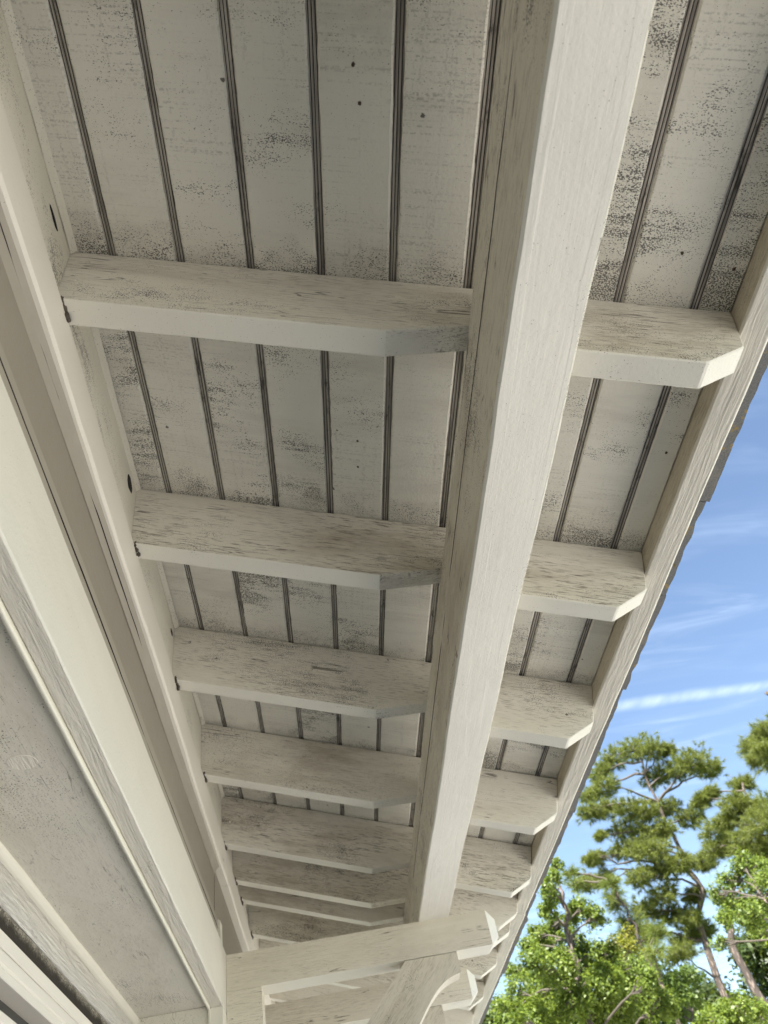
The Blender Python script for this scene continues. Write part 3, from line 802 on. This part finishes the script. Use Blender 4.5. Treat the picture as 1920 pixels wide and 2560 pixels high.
def pine(label, trunk, clumps, d, r0, r1, mat, tufts=125, needles=30, nlen=0.165, spread=0.03, bark=None, group=None, name='pine_tree'):
    cents = clump_centres(clumps, d, spread)
    tips, tri = [], []
    for c, R in cents:
        n = int(tufts * (0.5 + 0.5 * R / 0.30))
        q = unit(rng.normal(0, 1, (n, 3))) * (rng.uniform(0.1, 1, (n, 1)) ** 0.5) * R * np.array((1.25, 1.25, 0.70))
        far = rng.uniform(0, 1, (n, 1)) < 0.22
        q = np.where(far, q * rng.uniform(1.2, 1.75, (n, 1)), q)
        q += c + rng.normal(0, 0.10, (n, 3)) * R
        tips.append(q)
        axis = unit((q - c) + np.array((0, 0, 0.35 * R)) + rng.normal(0, 0.25 * R, (n, 3)))
        for p, a in zip(q, axis):
            m = needles
            dirs = unit(a * 0.75 + rng.normal(0, 0.55, (m, 3)))
            ln = nlen * rng.uniform(0.6, 1.1, (m, 1))
            side = unit(np.cross(dirs, rng.normal(0, 1, (m, 3)))) * (0.0065 * d / 22)
            s = p + a * rng.uniform(-0.10, 0.02, (m, 1))
            e = s + dirs * ln - np.array((0, 0, 0.12)) * ln
            tri.append(np.stack((s - side, s + side, e), 1).reshape(-1, 3))
    base = np.array((trunk[0][0], trunk[0][1], -0.06))
    main, fine = skeleton(trunk, r0, r1, cents, tips)
    me = quick_mesh('crown', np.concatenate(tri) - base, 3, mat)
    return finish_tree(name, label, 'tree', group, base, main, fine, me, bark or M['bark'])

def broadleaf(label, trunk, clumps, d, r0, r1, mat, dens=420, leaf=0.075, spread=0.05, group=None, name='broadleaf_tree', bark=None, cat='tree'):
    cents = clump_centres(clumps, d, spread)
    tips, quads = [], []
    for c, R in cents:
        ns = int(9 + 10 * R / 0.25)
        sub = unit(rng.normal(0, 1, (ns, 3))) * (rng.uniform(0.1, 1, (ns, 1)) ** 0.4) * R * np.array((1.1, 1.1, 0.9)) + c
        tips.append(sub)
        n = int(dens * (R / 0.25) ** 2 * (0.075 / leaf) ** 1.3)
        k = rng.integers(0, ns, n)
        p = sub[k] + rng.normal(0, 0.24 * R, (n, 3))
        nrm = unit(unit(p - c) * 0.55 + np.array((0, -0.1, 0.65)) + rng.normal(0, 0.55, (n, 3)))
        u = unit(np.cross(nrm, rng.normal(0, 1, (n, 3)))); v = np.cross(nrm, u)
        s = leaf * rng.uniform(0.40, 1.30, (n, 1))
        fold = nrm * s * 0.10
        quads.append(np.stack((p - u * s * 0.62, p - v * s * 0.34 + fold, p + u * s * 0.62, p + v * s * 0.34 + fold), 1).reshape(-1, 3))
    base = np.array((trunk[0][0], trunk[0][1], -0.06))
    main, fine = skeleton(trunk, r0, r1, cents, tips, 0.018)
    me = quick_mesh('crown', np.concatenate(quads) - base, 4, mat)
    return finish_tree(name, label, cat, group, base, main, fine, me, bark or M['bark'])

def path(rows, d):
    p = [polar(a, e, d) for a, e in rows]
    b = p[0].copy(); b[2] = -0.06
    return [b] + p if p[0][2] > 0 else p

dB, dA = 24.0, 20.0
pine('tall pine with an open rounded crown against the blue sky', path(C_trunkB, dB), C_pineB, dB, 0.12, 0.025, M['needle'])
pine('pine with a thick bare pinkish brown trunk at the right edge', path(C_trunkA, dA), C_pineA, dA, 0.115, 0.025, M['needle'])
pine('pine branch tip reaching into the sky at the right edge, above the others', [polar(37.5, 0, 19), polar(37.2, 12, 19), polar(36.6, 20, 19), polar(36, 24, 19)], C_pineC, 19, 0.16, 0.04, M['needle'])
pine('slender young pine with upright tufts between the leafy tree and the tall pine', [polar(21.6, -5, 16), polar(21.3, 9, 16), polar(20.7, 14, 16), polar(20.4, 16.5, 16)], C_sapling, 16, 0.05, 0.012, M['needle_light'], tufts=26, needles=30, nlen=0.22)
broadleaf('bright green leafy tree nearest the eave, filling the lower middle', [polar(15.5, -8, 13), polar(15.7, 6, 13), polar(16.2, 12, 13), polar(16.9, 17, 13)], C_left, 13, 0.11, 0.02, M['leaf_bright'], dens=1150, leaf=0.046)
broadleaf('yellow green bushy top beside the young pine', [polar(19.6, -6, 15.5), polar(19.6, 8, 15.5), polar(19.6, 12.8, 15.5)], C_yellow, 15.5, 0.05, 0.015, M['leaf_yellow'], dens=420, leaf=0.06)
broadleaf('leafy tree at the right edge hanging in front of the pine trunk', [polar(31, -8, 14), polar(30.6, 6, 14), polar(29.2, 13, 14)], C_right, 14, 0.09, 0.02, M['leaf_bright'], dens=850, leaf=0.048)
broadleaf('low light green bush in the bottom right corner', [polar(24.8, -9, 12.5), polar(24.8, 3, 12.5), polar(24.8, 7.5, 12.5)], C_bush, 12.5, 0.05, 0.015, M['leaf_bright'], dens=950, leaf=0.046)
broadleaf('dusky green small tree at the foot of the tall pine', [polar(22, -7, 17), polar(22, 5, 17), polar(22, 9.5, 17)], C_midbush, 17, 0.06, 0.015, M['leaf_mid'], dens=620, leaf=0.07)
BG = [(9, 36, 11.5), (14.5, 40, 12.5), (19.5, 38, 12.0), (24.0, 42, 9.6), (28.0, 37, 11.5), (32.5, 40, 12.5), (38, 36, 11.0), (44, 39, 10.5)]
for i, (az, d, top) in enumerate(BG):
    cl = []
    for q in range(34):
        e = top * (1 - rng.uniform(0, 1) ** 1.6 * 0.85) - 0.6
        wdt = 2.9 * (1 - 0.55 * (e / top) ** 2)
        cl.append((az + rng.normal(0, 0.5) * wdt, e, rng.uniform(0.7, 1.3)))
    side = ['behind the eave end', 'behind the leafy tree', 'behind the young pine', 'low behind the two pine trunks', 'behind the thick pine trunk', 'at the right edge', 'beyond the right edge', 'far beyond the right edge'][i]
    broadleaf('distant dark green tree ' + side, [polar(az, -3, d), polar(az, top * 0.5, d), polar(az, top * 0.92, d)], cl, d, 0.22, 0.05, M['leaf_dark'], dens=230, leaf=0.22, spread=0.04, group='distant trees behind the pines', name='distant_tree')
